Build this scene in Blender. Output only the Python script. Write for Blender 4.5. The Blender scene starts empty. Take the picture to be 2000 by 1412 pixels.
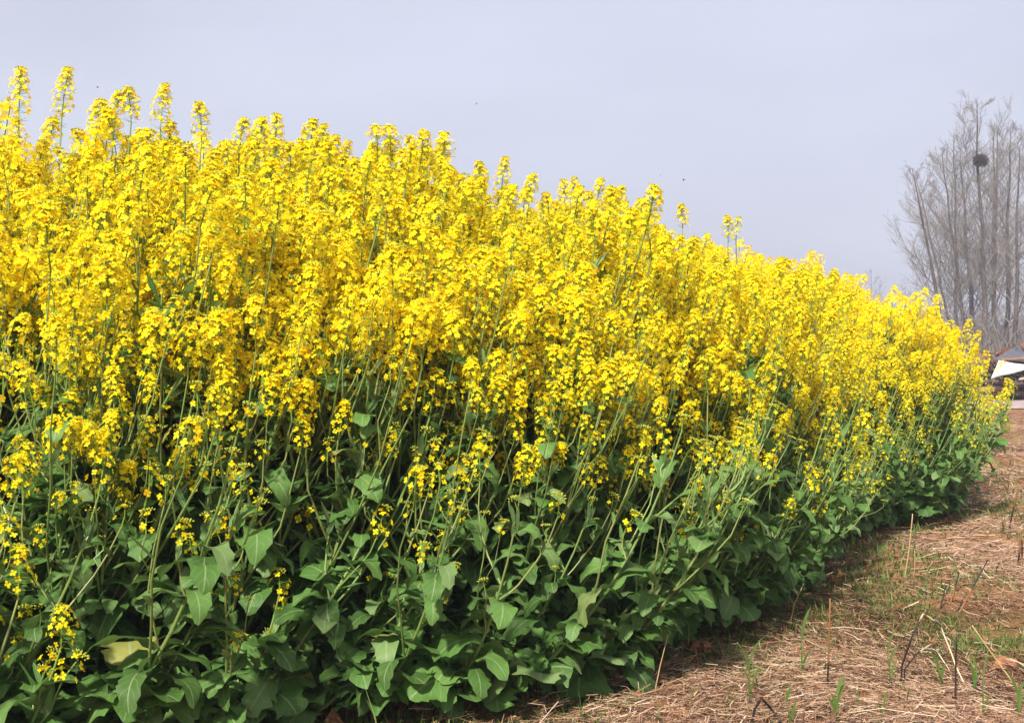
import bpy, math, random
import numpy as np
from mathutils import Matrix, Vector, Quaternion

S = bpy.context.scene
R = math.radians
# ------------------------------------------------------------------ camera
F = 2400.0                      # focal length in pixels of a 2000 px wide picture
CAMH = 1.0
HOR = 690.0                     # horizon line in the 1412 px high picture
cam_d = bpy.data.cameras.new('camera'); cam = bpy.data.objects.new('camera', cam_d)
S.collection.objects.link(cam)
cam_d.sensor_width = 36.0; cam_d.lens = F / 2000 * 36
cam_d.clip_start = 0.05; cam_d.clip_end = 3000
cam.location = (0, 0, CAMH)
cam.rotation_euler = (R(90) - math.atan((706 - HOR) / F), 0, 0)
S.camera = cam

# ------------------------------------------------------------------ light
SUN_EL, SUN_AZ = 41.0, -22.0     # azimuth: 0 = straight behind the camera, minus = from the left
sun_dir = Vector((math.sin(R(SUN_AZ)) * math.cos(R(SUN_EL)), -math.cos(R(SUN_AZ)) * math.cos(R(SUN_EL)), math.sin(R(SUN_EL))))
sd = bpy.data.lights.new('sun', 'SUN'); sd.energy = 4.4; sd.angle = R(3.5); sd.color = (1, .955, .88)
so = bpy.data.objects.new('sun', sd); S.collection.objects.link(so)
so.rotation_euler = sun_dir.to_track_quat('Z', 'Y').to_euler()
so.location = (0, 0, 30)
W = bpy.data.worlds.new('World'); S.world = W; W.use_nodes = True
nt = W.node_tree; nt.nodes.clear()
out = nt.nodes.new('ShaderNodeOutputWorld'); bg = nt.nodes.new('ShaderNodeBackground')
sky = nt.nodes.new('ShaderNodeTexSky'); sky.sky_type = 'NISHITA'; sky.sun_disc = False
sky.sun_elevation = R(SUN_EL); sky.sun_rotation = math.atan2(sun_dir.x, sun_dir.y)
sky.air_density = 1.0; sky.dust_density = 4.0; sky.ozone_density = 1.5
mix = nt.nodes.new('ShaderNodeMix'); mix.data_type = 'RGBA'
mix.inputs['Factor'].default_value = .88
# a thin high overcast veil, slightly uneven
tc = nt.nodes.new('ShaderNodeTexCoord'); nz = nt.nodes.new('ShaderNodeTexNoise')
nz.inputs['Scale'].default_value = 2.2; nz.inputs['Detail'].default_value = 6
mp = nt.nodes.new('ShaderNodeMapping'); mp.inputs['Scale'].default_value = (1, 1, 3)
nt.links.new(tc.outputs['Generated'], mp.inputs['Vector']); nt.links.new(mp.outputs[0], nz.inputs['Vector'])
rp = nt.nodes.new('ShaderNodeValToRGB')
rp.color_ramp.elements[0].position = .3; rp.color_ramp.elements[0].color = (3.5, 3.58, 4.32, 1)
rp.color_ramp.elements[1].position = .75; rp.color_ramp.elements[1].color = (4.35, 4.5, 5.35, 1)
nt.links.new(nz.outputs['Fac'], rp.inputs['Fac'])
nt.links.new(sky.outputs[0], mix.inputs['A']); nt.links.new(rp.outputs[0], mix.inputs['B'])
nt.links.new(mix.outputs['Result'], bg.inputs['Color']); bg.inputs['Strength'].default_value = .1
nt.links.new(bg.outputs[0], out.inputs['Surface'])
S.view_settings.view_transform = 'Standard'; S.view_settings.look = 'None'
S.view_settings.gamma = 1; S.view_settings.exposure = 0.9
S.cycles.transparent_max_bounces = 8
S.cycles.max_bounces = 8; S.cycles.diffuse_bounces = 6; S.cycles.transmission_bounces = 6

# ------------------------------------------------------------------ helpers
COL = S.collection

def noise2(x, y, seed=0):
    x = np.asarray(x, float); y = np.asarray(y, float)
    xi = np.floor(x).astype(np.int64); yi = np.floor(y).astype(np.int64)
    fx = x - xi; fy = y - yi; fx = fx * fx * (3 - 2 * fx); fy = fy * fy * (3 - 2 * fy)
    def h(a, b):
        n = (a * 374761393 + b * 668265263 + seed * 1274126177) & 0x7fffffff
        n = ((n ^ (n >> 13)) * 1274126177) & 0x7fffffff
        return ((n ^ (n >> 16)) & 0xffff) / 65535.0
    return (h(xi, yi) * (1 - fx) + h(xi + 1, yi) * fx) * (1 - fy) + (h(xi, yi + 1) * (1 - fx) + h(xi + 1, yi + 1) * fx) * fy

def gz(x, y):
    """height of the ground"""
    x = np.asarray(x, float); y = np.asarray(y, float)
    r = np.clip(14 / (np.hypot(x, y) + 1), 0, 1)
    z = (noise2(x * 1.1, y * 1.1, 1) - .5) * .05 + (noise2(x * 4.3, y * 4.3, 2) - .5) * .03
    return z * r + ((noise2(x * 13, y * 13, 3) - .5) * .02 + (noise2(x * 37, y * 37, 4) - .5) * .009) * r

class Acc:
    """collects shapes: verts, faces, material index per face, attribute (u, v, random) per vertex"""
    def __init__(s): s.v = []; s.f4 = []; s.m4 = []; s.a = []; s.n = 0
    def add(s, v, f, a, m=0):
        v = np.asarray(v, float).reshape(-1, 3); f = np.asarray(f, np.int64).reshape(-1, 4)
        s.v.append(v); s.f4.append(f + s.n)
        s.m4.append(np.full(len(f), m) if np.isscalar(m) else np.asarray(m))
        a = np.asarray(a, float)
        s.a.append(np.broadcast_to(a, (len(v), 3)).copy()); s.n += len(v)
    def arrays(s):
        return np.concatenate(s.v), np.concatenate(s.f4), np.concatenate(s.m4), np.concatenate(s.a)
    def mesh(s, name, mats, smooth=False):
        if not s.v:
            return bpy.data.meshes.new(name)
        v, f, m, a = s.arrays()
        return mesh_from(name, v, f, m, a, mats, smooth)

def mesh_from(name, v, f, m, a, mats, smooth=False):
    tri = f[:, 3] < 0
    me = bpy.data.meshes.new(name)
    me.vertices.add(len(v)); me.vertices.foreach_set('co', v.astype(np.float32).ravel())
    if tri.any():
        cnt = np.where(tri, 3, 4); flat = f.ravel(); flat = flat[flat >= 0]
    else:
        cnt = np.full(len(f), 4); flat = f.ravel()
    st = np.concatenate([[0], np.cumsum(cnt)[:-1]])
    me.loops.add(len(flat)); me.loops.foreach_set('vertex_index', flat.astype(np.int32))
    me.polygons.add(len(f)); me.polygons.foreach_set('loop_start', st.astype(np.int32))
    me.polygons.foreach_set('loop_total', cnt.astype(np.int32))
    me.polygons.foreach_set('material_index', m.astype(np.int32))
    me.polygons.foreach_set('use_smooth', np.full(len(f), smooth))
    at = me.attributes.new('pv', 'FLOAT_VECTOR', 'POINT'); at.data.foreach_set('vector', a.astype(np.float32).ravel())
    me.update(calc_edges=True)
    for mt in mats: me.materials.append(mt)
    return me

def obj(name, me, parent=None, mat=None):
    o = bpy.data.objects.new(name, me); COL.objects.link(o)
    if parent is not None: o.parent = parent
    if mat is not None: o.matrix_basis = mat
    return o
def tag(o, label=None, cat=None, group=None, kind=None):
    if label: o['label'] = label
    if cat: o['category'] = cat
    if group: o['group'] = group
    if kind: o['kind'] = kind
    return o
def empty(name, loc, label=None, cat=None, group=None):
    o = bpy.data.objects.new(name, None); COL.objects.link(o); o.location = loc
    o.empty_display_size = .05
    return tag(o, label, cat, group)

def tube(acc, pts, rad, n=5, m=0, rnd=0.5, cap=True, vv=None):
    pts = np.asarray(pts, float); k = len(pts); rad = np.broadcast_to(np.asarray(rad, float), (k,))
    d = np.gradient(pts, axis=0); d /= np.linalg.norm(d, axis=1)[:, None] + 1e-9
    ref = np.array([0.0, 0, 1]) if abs(d[:, 2]).mean() < .8 else np.array([1.0, 0, 0])
    a = np.cross(d, ref); a /= np.linalg.norm(a, axis=1)[:, None] + 1e-9
    b = np.cross(d, a)
    th = np.arange(n) * 2 * math.pi / n
    V = pts[:, None] + rad[:, None, None] * (np.cos(th)[None, :, None] * a[:, None] + np.sin(th)[None, :, None] * b[:, None])
    i = np.arange(k - 1)[:, None] * n; j = np.arange(n)[None]; j2 = (j + 1) % n
    f = np.stack([i + j, i + j2, i + n + j2, i + n + j], -1).reshape(-1, 4)
    A = np.zeros((k, n, 3)); A[..., 0] = np.arange(n) / n; A[..., 1] = (np.linspace(0, 1, k) if vv is None else np.asarray(vv))[:, None]; A[..., 2] = rnd
    V = V.reshape(-1, 3); A = A.reshape(-1, 3)
    if cap and n == 4:
        f = np.concatenate([f, [[(k - 1) * n, (k - 1) * n + 1, (k - 1) * n + 2, (k - 1) * n + 3]]])
    elif cap:
        V = np.concatenate([V, pts[-1:] + d[-1:] * rad[-1]]); A = np.concatenate([A, A[-1:]])
        base = (k - 1) * n
        f = np.concatenate([f, [[base + q, base + (q + 1) % n, k * n, -10**9] for q in range(n)]])
    acc.add(V, f, A, m)

def frame(z, x=None):
    z = np.asarray(z, float); z = z / (np.linalg.norm(z) + 1e-9)
    if x is None: x = np.array([1.0, .13, .07])
    x = x - z * np.dot(x, z); nx = np.linalg.norm(x)
    if nx < 1e-3: x = np.cross(z, [0, 1.0, .2]); nx = np.linalg.norm(x)
    x = x / nx
    return np.stack([x, np.cross(z, x), z], 1)          # columns

# ------------------------------------------------------------------ materials
def newmat(name):
    m = bpy.data.materials.new(name); m.use_nodes = True
    t = m.node_tree; t.nodes.clear(); return m, t
def N(t, typ, **k):
    n = t.nodes.new(typ)
    for a, b in k.items():
        if a.startswith('i_'):
            n.inputs[a[2:].replace('_', ' ')].default_value = b
        else: setattr(n, a, b)
    return n
def ramp(t, fac, stops):
    r = t.nodes.new('ShaderNodeValToRGB'); e = r.color_ramp.elements
    while len(e) < len(stops): e.new(.5)
    for q, (p, c) in zip(e, stops): q.position = p; q.color = (*c, 1)
    t.links.new(fac, r.inputs[0]); return r.outputs[0]
def mth(t, op, a, b=None, c=None):
    n = t.nodes.new('ShaderNodeMath'); n.operation = op
    for i, q in enumerate((a, b, c)):
        if q is None: continue
        if isinstance(q, (int, float)): n.inputs[i].default_value = q
        else: t.links.new(q, n.inputs[i])
    return n.outputs[0]
def mixc(t, f, a, b):
    n = t.nodes.new('ShaderNodeMix'); n.data_type = 'RGBA'
    for s_, q in (('Factor', f), ('A', a), ('B', b)):
        if isinstance(q, (int, float)): n.inputs[s_].default_value = q
        elif isinstance(q, tuple): n.inputs[s_].default_value = (*q, 1)
        else: t.links.new(q, n.inputs[s_])
    return n.outputs['Result']
def pv(t):
    a = N(t, 'ShaderNodeAttribute', attribute_name='pv'); s = N(t, 'ShaderNodeSeparateXYZ')
    t.links.new(a.outputs['Vector'], s.inputs[0]); return s.outputs
def finish(t, col, rough=.6, trans=0, spec=.3, bump=None, tcol=None):
    p = N(t, 'ShaderNodeBsdfPrincipled'); p.inputs['Specular IOR Level'].default_value = spec
    if isinstance(rough, float): p.inputs['Roughness'].default_value = rough
    else: t.links.new(rough, p.inputs['Roughness'])
    t.links.new(col, p.inputs['Base Color']); o = N(t, 'ShaderNodeOutputMaterial'); sh = p.outputs[0]
    if bump is not None:
        b = N(t, 'ShaderNodeBump'); b.inputs['Strength'].default_value = bump[1]; b.inputs['Distance'].default_value = bump[2]
        t.links.new(bump[0], b.inputs['Height']); t.links.new(b.outputs[0], p.inputs['Normal'])
    if trans:
        tr = N(t, 'ShaderNodeBsdfTranslucent'); t.links.new(tcol if tcol is not None else col, tr.inputs[0])
        mx = N(t, 'ShaderNodeMixShader'); mx.inputs[0].default_value = trans
        t.links.new(sh, mx.inputs[1]); t.links.new(tr.outputs[0], mx.inputs[2]); sh = mx.outputs[0]
    t.links.new(sh, o.inputs['Surface'])

def mat_petal():
    m, t = newmat('petal'); u, v, r = pv(t)
    c = ramp(t, r, [(0, (.90, .52, .003)), (.15, (.95, .74, .005)), (.75, (.96, .83, .010)), (1, (.97, .88, .04))])
    finish(t, c, .6, .52, .15); return m
def mat_green():      # buds, pedicels and rachis
    m, t = newmat('bud_green'); u, v, r = pv(t)
    c = ramp(t, r, [(0, (.10, .20, .025)), (.5, (.22, .30, .03)), (1, (.55, .50, .04))])
    finish(t, c, .5, .15, .3); return m
def mat_stem():
    m, t = newmat('stem_green'); u, v, r = pv(t)
    c = ramp(t, r, [(0, (.09, .18, .03)), (.5, (.17, .25, .055)), (1, (.26, .25, .08))])
    g = N(t, 'ShaderNodeNewGeometry'); nz = N(t, 'ShaderNodeTexNoise'); nz.inputs['Scale'].default_value = 30
    t.links.new(g.outputs['Position'], nz.inputs['Vector'])
    c = mixc(t, mth(t, 'MULTIPLY', nz.outputs[0], .4), c, (.24, .28, .11))
    finish(t, c, .45, 0, .4); return m
def mat_leaf():
    m, t = newmat('leaf'); u, v, r = pv(t)
    g = N(t, 'ShaderNodeNewGeometry'); nz = N(t, 'ShaderNodeTexNoise'); nz.inputs['Scale'].default_value = 22; nz.inputs['Detail'].default_value = 5
    t.links.new(g.outputs['Position'], nz.inputs['Vector'])
    c = ramp(t, r, [(0, (.032, .085, .014)), (.35, (.066, .17, .024)), (.7, (.105, .225, .042)), (.93, (.19, .29, .10)), (1, (.38, .32, .05))])
    c = mixc(t, mth(t, 'MULTIPLY', nz.outputs[0], .35), c, (.17, .25, .09))
    au = mth(t, 'ABSOLUTE', u)
    # side veins
    sv = mth(t, 'FRACT', mth(t, 'MULTIPLY', mth(t, 'SUBTRACT', v, mth(t, 'MULTIPLY', au, .28)), 6.0))
    sv = mth(t, 'LESS_THAN', mth(t, 'ABSOLUTE', mth(t, 'SUBTRACT', sv, .5)), .045)
    mid = mth(t, 'LESS_THAN', au, .05)
    vein = mth(t, 'MAXIMUM', mid, mth(t, 'MULTIPLY', sv, .45))
    c = mixc(t, mth(t, 'MULTIPLY', vein, .5), c, (.36, .44, .22))
    c = mixc(t, mth(t, 'MULTIPLY', g.outputs['Backfacing'], .35), c, (.16, .24, .13))
    tc_ = mixc(t, .6, c, (.14, .30, .03))
    finish(t, c, .55, .32, .25, (nz.outputs[0], .35, .004), tc_); return m
def mat_bark(name, a, b, sc=6.0):
    m, t = newmat(name); g = N(t, 'ShaderNodeNewGeometry'); nz = N(t, 'ShaderNodeTexNoise')
    nz.inputs['Scale'].default_value = sc; nz.inputs['Detail'].default_value = 6
    t.links.new(g.outputs['Position'], nz.inputs['Vector'])
    c = ramp(t, nz.outputs[0], [(.3, a), (.7, b)])
    finish(t, c, .85, 0, .1, (nz.outputs[0], .6, .01)); return m
def mat_straw():
    m, t = newmat('straw'); u, v, r = pv(t)
    c = ramp(t, r, [(0, (.045, .026, .018)), (.2, (.17, .08, .042)), (.55, (.36, .205, .12)), (.82, (.54, .375, .25)), (1, (.76, .64, .48))])
    finish(t, c, .6, .1, .25); return m
def mat_grass(name='grass_blade'):
    m, t = newmat(name); u, v, r = pv(t)
    c = ramp(t, r, [(0, (.04, .09, .015)), (.6, (.10, .17, .03)), (.9, (.20, .24, .06)), (1, (.36, .29, .12))])
    finish(t, c, .5, .3, .3); return m
def mat_stalk():      # v runs from the base to the tip; r picks the dress
    m, t = newmat('dead_stalk'); u, v, r = pv(t)
    nz = N(t, 'ShaderNodeTexNoise'); nz.inputs['Scale'].default_value = 60
    g = N(t, 'ShaderNodeNewGeometry'); t.links.new(g.outputs['Position'], nz.inputs['Vector'])
    vv = mth(t, 'ADD', v, mth(t, 'MULTIPLY', mth(t, 'SUBTRACT', nz.outputs[0], .5), .08))
    black = (.018, .014, .014)
    low = ramp(t, vv, [(0, black), (.42, black), (.5, (.2, .08, .03)), (1, (.33, .14, .05))])       # charred foot
    high = ramp(t, vv, [(0, (.33, .17, .07)), (.45, (.2, .09, .04)), (.55, black), (1, black)])       # charred tip
    tan = ramp(t, vv, [(0, (.40, .24, .11)), (1, (.52, .36, .18))])
    blk = ramp(t, vv, [(0, (.03, .02, .018)), (1, black)])
    pale = ramp(t, vv, [(0, (.02, .016, .015)), (.44, (.02, .016, .015)), (.48, (.55, .42, .26)), (.58, (.5, .36, .2)), (.62, (.03, .025, .03)), (.67, (.04, .03, .03)), (.70, (.6, .46, .3)), (1, (.66, .52, .34))])
    c = mixc(t, mth(t, 'GREATER_THAN', r, .1), low, high)
    c = mixc(t, mth(t, 'GREATER_THAN', r, .3), c, tan)
    c = mixc(t, mth(t, 'GREATER_THAN', r, .5), c, blk)
    c = mixc(t, mth(t, 'GREATER_THAN', r, .7), c, pale)
    finish(t, c, .55, 0, .3); return m
def mat_flat(name, col, rough=.7, sc=15.0, var=.35):
    m, t = newmat(name); g = N(t, 'ShaderNodeNewGeometry'); nz = N(t, 'ShaderNodeTexNoise')
    nz.inputs['Scale'].default_value = sc; nz.inputs['Detail'].default_value = 6
    t.links.new(g.outputs['Position'], nz.inputs['Vector'])
    c = ramp(t, nz.outputs[0], [(.25, tuple(q * (1 - var) for q in col)), (.75, tuple(min(1, q * (1 + var)) for q in col))])
    finish(t, c, rough, 0, .2, (nz.outputs[0], .5, .01)); return m
def mat_ground():
    m, t = newmat('soil'); g = N(t, 'ShaderNodeNewGeometry')
    def nzz(s, d=6, rough=.6):
        n = N(t, 'ShaderNodeTexNoise'); n.inputs['Scale'].default_value = s; n.inputs['Detail'].default_value = d
        n.inputs['Roughness'].default_value = rough
        t.links.new(g.outputs['Position'], n.inputs['Vector']); return n.outputs[0]
    big, mid, fine, grit = nzz(.9), nzz(5), nzz(40), nzz(160, 3)
    c = ramp(t, mid, [(.25, (.15, .06, .03)), (.5, (.27, .125, .062)), (.75, (.38, .20, .115))])
    c2 = ramp(t, fine, [(.3, (.09, .04, .024)), (.5, (.27, .13, .065)), (.72, (.46, .28, .16))])
    c = mixc(t, .5, c, c2)
    moss = ramp(t, big, [(.50, (0, 0, 0)), (.62, (1, 1, 1))])
    c = mixc(t, mth(t, 'MULTIPLY', mth(t, 'MULTIPLY', moss, fine), .9), c, (.13, .15, .03))
    dark = ramp(t, nzz(2.3, 4), [(.54, (0, 0, 0)), (.68, (1, 1, 1))])
    c = mixc(t, mth(t, 'MULTIPLY', dark, .75), c, (.07, .045, .035))
    h = mth(t, 'ADD', mth(t, 'MULTIPLY', fine, 1.0), mth(t, 'MULTIPLY', grit, .4))
    finish(t, c, .9, 0, .1, (h, .9, .015)); return m

M_pet, M_grn, M_stem, M_leaf, M_straw, M_grass, M_stalk, M_soil = mat_petal(), mat_green(), mat_stem(), mat_leaf(), mat_straw(), mat_grass(), mat_stalk(), mat_ground()
M_bark = mat_bark('poplar_bark', (.045, .035, .033), (.12, .095, .085), 5)
M_twig = mat_bark('twig_bark', (.13, .115, .10), (.22, .195, .17), 3)
M_twigf = mat_bark('far_twig_bark', (.12, .10, .10), (.20, .17, .16), 3)

# ------------------------------------------------------------------ ground
def build_ground():
    def axis(lo, hi, fine_lo, fine_hi, step):
        mid = list(np.arange(fine_lo, fine_hi, step)); a = []; x = fine_lo; s = step
        while x > lo: s *= 1.16; x -= s; a.append(x)
        b = []; x = mid[-1]; s = step
        while x < hi: s *= 1.12; x += s; b.append(x)
        return np.array(a[::-1] + mid + b)
    xs = axis(-400, 400, -2.0, 5.0, .028); ys = axis(-60, 900, 2.6, 8.5, .028)
    X, Y = np.meshgrid(xs, ys, indexing='ij'); Z = gz(X, Y)
    V = np.stack([X, Y, Z], -1).reshape(-1, 3); nx, ny = X.shape
    i = (np.arange(nx - 1)[:, None] * ny + np.arange(ny - 1)[None]).reshape(-1)
    f = np.stack([i, i + ny, i + ny + 1, i + 1], -1)
    me = mesh_from('ground', V, f, np.zeros(len(f)), np.zeros((len(V), 3)), [M_soil], True)
    tag(obj('ground', me), kind='structure')
    # pale track crossing behind the stubble
    a = Acc(); xs = np.linspace(-30, 40, 141)
    rows = []
    for k, off in enumerate((0, .25, 1.6, 2.9, 3.2)):
        rows.append(np.stack([xs, 22.0 + off + .12 * np.sin(xs * .7 + k), np.full_like(xs, (0.0, .03, .05, .04, .0)[k]) + .012], -1))
    V = np.concatenate(rows); n = len(xs)
    i = (np.arange(4)[:, None] * n + np.arange(n - 1)[None]).reshape(-1)
    a.add(V, np.stack([i, i + 1, i + n + 1, i + n], -1), (0, 0, .5))
    tag(obj('path', a.mesh('path', [mat_flat('pale_track', (.33, .26, .23), .95, 7, .45)], True)), kind='structure')
build_ground()

# ------------------------------------------------------------------ flower heads
def petal_flower(acc, c, d, size, rng, lod):
    """one four-petalled flower at c facing d"""
    B = frame(d, np.array([rng.uniform(-1, 1), rng.uniform(-1, 1), .3])); r = rng.random()
    cup = rng.uniform(.1, .7)
    for k in range(4):
        th = k * math.pi / 2 + rng.uniform(-.15, .15); ca, sa = math.cos(th), math.sin(th)
        L = size * rng.uniform(.85, 1.1)
        if lod:
            P = np.array([[.05, -.12, 0], [.65, -.46, .35 * cup], [1.0, 0, .35 * cup], [.65, .46, .35 * cup]]) * L
            f = [[0, 1, 2, 3]]
        else:
            P = np.array([[.05, -.1, 0], [.05, .1, 0], [.55, .40, .42 * cup], [.55, -.40, .42 * cup], [.98, .24, .3 * cup], [.98, -.24, .3 * cup]]) * L
            f = [[0, 3, 2, 1], [3, 5, 4, 2]]
        Q = np.stack([P[:, 0] * ca - P[:, 1] * sa, P[:, 0] * sa + P[:, 1] * ca, P[:, 2]], 1)
        acc.add(Q @ B.T + c, f, (0, 0, np.clip(r + rng.uniform(-.12, .12), 0, 1)), 0)

def bud(acc, c, d, L, rng, m=1, r=None):
    B = frame(d); w = L * .32
    P = np.array([[0, 0, 0], [w, 0, L * .5], [0, w, L * .5], [-w, 0, L * .5], [0, -w, L * .5], [0, 0, L]])
    f = [[0, 2, 1, -10**9], [0, 3, 2, -10**9], [0, 4, 3, -10**9], [0, 1, 4, -10**9], [5, 1, 2, -10**9], [5, 2, 3, -10**9], [5, 3, 4, -10**9], [5, 4, 1, -10**9]]
    acc.add(P @ B.T + c, f, (0, 0, rng.uniform(.4, 1) if r is None else r), m)

def raceme(seed, L, n, fs=.0085, lod=0, young=False, dome=.030):
    """flower head: rachis along +z from 0 to L, opened flowers under a cap of buds"""
    rng = random.Random(seed); acc = Acc()
    bend = rng.uniform(-.02, .02)
    ax = lambda q: np.array([bend * (q / L) ** 2, 0, q])
    tube(acc, [ax(0), ax(L * .5), ax(L * .97)], [.0022, .0018, .0012], 3, 1, .25, False)
    for i in range(n):
        t = (i + .5) / n
        zt = 1 - (1 - t) ** 1.0 if young else t ** .62             # crowded towards the top
        th = i * 2.39996 + rng.uniform(-.4, .4)
        el = (-.05 + 1.0 * max(0, zt - .35) / .65) + rng.uniform(-.2, .2)
        pl = dome * (1 - .45 * max(0, zt - .6) / .4) * rng.uniform(.75, 1.15)
        if not young and zt < .55 and rng.random() < .25: continue
        z0 = L * (.12 + .80 * zt)
        d = np.array([math.cos(th) * math.cos(el), math.sin(th) * math.cos(el), math.sin(el)])
        c = ax(z0) + d * pl
        if lod == 0:
            tube(acc, [ax(z0), ax(z0) + d * pl * .6 + np.array([0, 0, -.002]), c], .0006, 3, 1, rng.uniform(.1, .5), False)
        fd = d + np.array([rng.uniform(-.4, .4), rng.uniform(-.4, .4), rng.uniform(.0, .7)])
        petal_flower(acc, c, fd, fs * rng.uniform(.85, 1.12), rng, lod)
    # bare pedicels / young pods under the flowers
    if lod == 0 and not young:
        for i in range(9):
            z0 = L * rng.uniform(-.15, .35); th = rng.uniform(0, 6.28)
            d = np.array([math.cos(th), math.sin(th), rng.uniform(.0, .5)])
            tube(acc, [ax(max(0, z0)), ax(max(0, z0)) + d * rng.uniform(.018, .032)], [.0007, .0005], 3, 1, rng.uniform(.1, .4), False)
    nb = 16 if lod == 0 else 6
    if young: nb = 20 if lod == 0 else 8
    for i in range(nb):
        th = i * 2.39996; rr = math.sqrt((i + .5) / nb); el = math.pi / 2 - rr * 1.15
        d = np.array([math.cos(th) * math.cos(el), math.sin(th) * math.cos(el), math.sin(el)])
        bud(acc, ax(L * .95) + d * (.006 + .008 * rr) * (1.25 if young else 1), d, rng.uniform(.006, .0085), rng)
    return acc

KINDS = []       # (acc detailed, acc light, mesh)
specs = [(.125, 82, 0), (.16, 84, 0), (.105, 72, 0), (.18, 80, 0), (.12, 78, 0), (.14, 84, 0),      # 0-5 full bloom
         (.11, 36, 0), (.12, 40, 0), (.10, 30, 0),                                                  # 6-8 middling
         (.06, 9, 1), (.07, 12, 1), (.05, 6, 1),                                                     # 9-11 just opening
         (.03, 0, 1), (.10, 46, 2), (.09, 38, 2)]                                                    # 12 buds only, 13-14 short full domes
for i, (L, n, y) in enumerate(specs):
    a0 = raceme(100 + i, L, n, .0082, 0, y == 1, .023 if y == 1 else .031)
    a1 = raceme(100 + i, L, int(n * .75), .0094, 1, y == 1, .023 if y == 1 else .031)
    KINDS.append((a0, a1.arrays(), a0.mesh('flower_head', [M_pet, M_grn])))

# ------------------------------------------------------------------ leaves
def leaf_grid(L, Wd, kind, rng, nl=11, nw=6):
    """blade along +x, up +z; returns verts, faces, attr"""
    v = 1 - (1 - np.linspace(0, 1, nl)) ** (1.4 if kind == 'basal' else 1.2); u = np.linspace(-1, 1, nw + 1)
    if kind == 'basal':
        q = np.clip((v - .22) / .78, 0, 1)
        w = np.where(v < .22, .05 + .03 * (v / .22), (1 - np.abs(2 * q ** .9 - 1) ** 2.5) ** .5 + .04)
        w = np.maximum(w, .05)
        if rng.random() < .5: w[(v > .12) & (v < .2)] = .28
        lob = np.array([rng.uniform(-.05, .05) + (.05 if q_ % 2 else -.05) for q_ in range(len(v))])
        for q_ in range(rng.choice([1, 2, 2, 3])):
            lob = lob - rng.uniform(.15, .38) * np.exp(-((v - rng.uniform(.3, .8)) / .045) ** 2)
        w = w * (1 + lob * (v > .25) * (v < .97)); w[-1] = .14
    elif kind == 'mid':
        w = np.sin(np.clip(v * .90 + .08, 0, 1) ** 1.25 * math.pi) ** .6; w = w * (1 + np.array([rng.uniform(-.1, .1) + (.08 if q_ % 2 else -.08) for q_ in range(len(v))])); w[-1] = .06
    else:
        w = np.sin(np.clip(v * .85 + .15, 0, 1) * math.pi) ** .8; w[-1] = .02
    V, U = np.meshgrid(v, u, indexing='ij')
    w2 = w[:, None] * np.ones_like(U)
    asym = np.array([rng.uniform(-.16, .16) for _ in v])
    w2 = w2 * np.where(U > 0, 1 + asym[:, None], 1 - asym[:, None])
    droop = rng.uniform(.9, 2.3) if kind != 'narrow' else rng.uniform(-.3, .9)
    up = rng.uniform(.2, .7) if kind == 'basal' else rng.uniform(.0, .4)
    ang = up - droop * v                                     # heading angle along the blade
    dx = np.cos(ang); dz = np.sin(ang)
    st = L * np.diff(v); cx = np.concatenate([[0], np.cumsum(dx[:-1] * st)]); cz = np.concatenate([[0], np.cumsum(dz[:-1] * st)])
    Y = U * w2 * Wd / 2
    ruff = rng.uniform(.08, .24) * Wd
    ph = rng.uniform(0, 6)
    bowl = rng.uniform(-.15, .35)
    Z = cz[:, None] + np.abs(U) ** 1.3 * w2 * Wd * .5 * bowl + np.sin(V * rng.uniform(9, 15) + ph + U * 1.5) * ruff * np.abs(U) ** 1.6 * w2
    tw = rng.uniform(-.4, .4) * V
    X = cx[:, None] + np.sin(ang)[:, None] * 0 + np.sin(V * 19 + ph) * .02 * L * np.abs(U)
    Yn = Y * np.cos(tw); Z = Z + Y * np.sin(tw)
    P = np.stack([X, Yn, Z], -1).reshape(-1, 3)
    A = np.stack([U, V, np.full_like(U, rng.random())], -1).reshape(-1, 3)
    n = nw + 1
    i = (np.arange(nl - 1)[:, None] * n + np.arange(nw)[None]).reshape(-1)
    return P, np.stack([i, i + n, i + n + 1, i + 1], -1), A

_lr = random.Random(5)
LEAFS = {'basal': [leaf_grid(.215, .160, 'basal', _lr, 20, 8) for _ in range(18)],
         'mid': [leaf_grid(.14, .062, 'mid', _lr, 12, 4) for _ in range(8)],
         'narrow': [leaf_grid(.10, .020, 'narrow', _lr, 5, 2) for _ in range(6)],
         'basal_l': [leaf_grid(.225, .145, 'basal', _lr, 7, 4) for _ in range(6)],
         'mid_l': [leaf_grid(.14, .062, 'mid', _lr, 5, 2) for _ in range(6)],
         'narrow_l': [leaf_grid(.10, .020, 'narrow', _lr, 3, 2) for _ in range(4)]}
def put_leaf(acc, kind, pos, az, pitch, roll, s, rng, rnd=None):
    P, f, A = rng.choice(LEAFS[kind])
    M = np.array((Matrix.Rotation(az, 3, 'Z') @ Matrix.Rotation(-pitch, 3, 'Y') @ Matrix.Rotation(roll, 3, 'X')))
    A = A.copy(); A[:, 2] = (rng.random() * .95 if rng.random() < .985 or s > .75 else .98) if rnd is None else rnd
    acc.add(P * s @ M.T + np.asarray(pos), f, A, 0)

# ------------------------------------------------------------------ a rapeseed plant
def stem_curve(rng, H, lean0, lean1, k=9, wob=.03):
    """curve leaning towards +x, more at the foot than at the tip; tip at height H"""
    t = np.linspace(0, 1, k); a = lean0 + (lean1 - lean0) * t ** .8
    b = np.array([rng.uniform(-wob, wob) for _ in t]).cumsum()
    d = np.stack([np.sin(a), b, np.cos(a)], 1); p = np.concatenate([[[0, 0, 0]], np.cumsum(d[:-1], 0)])
    return p * H / p[-1, 2]

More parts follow.
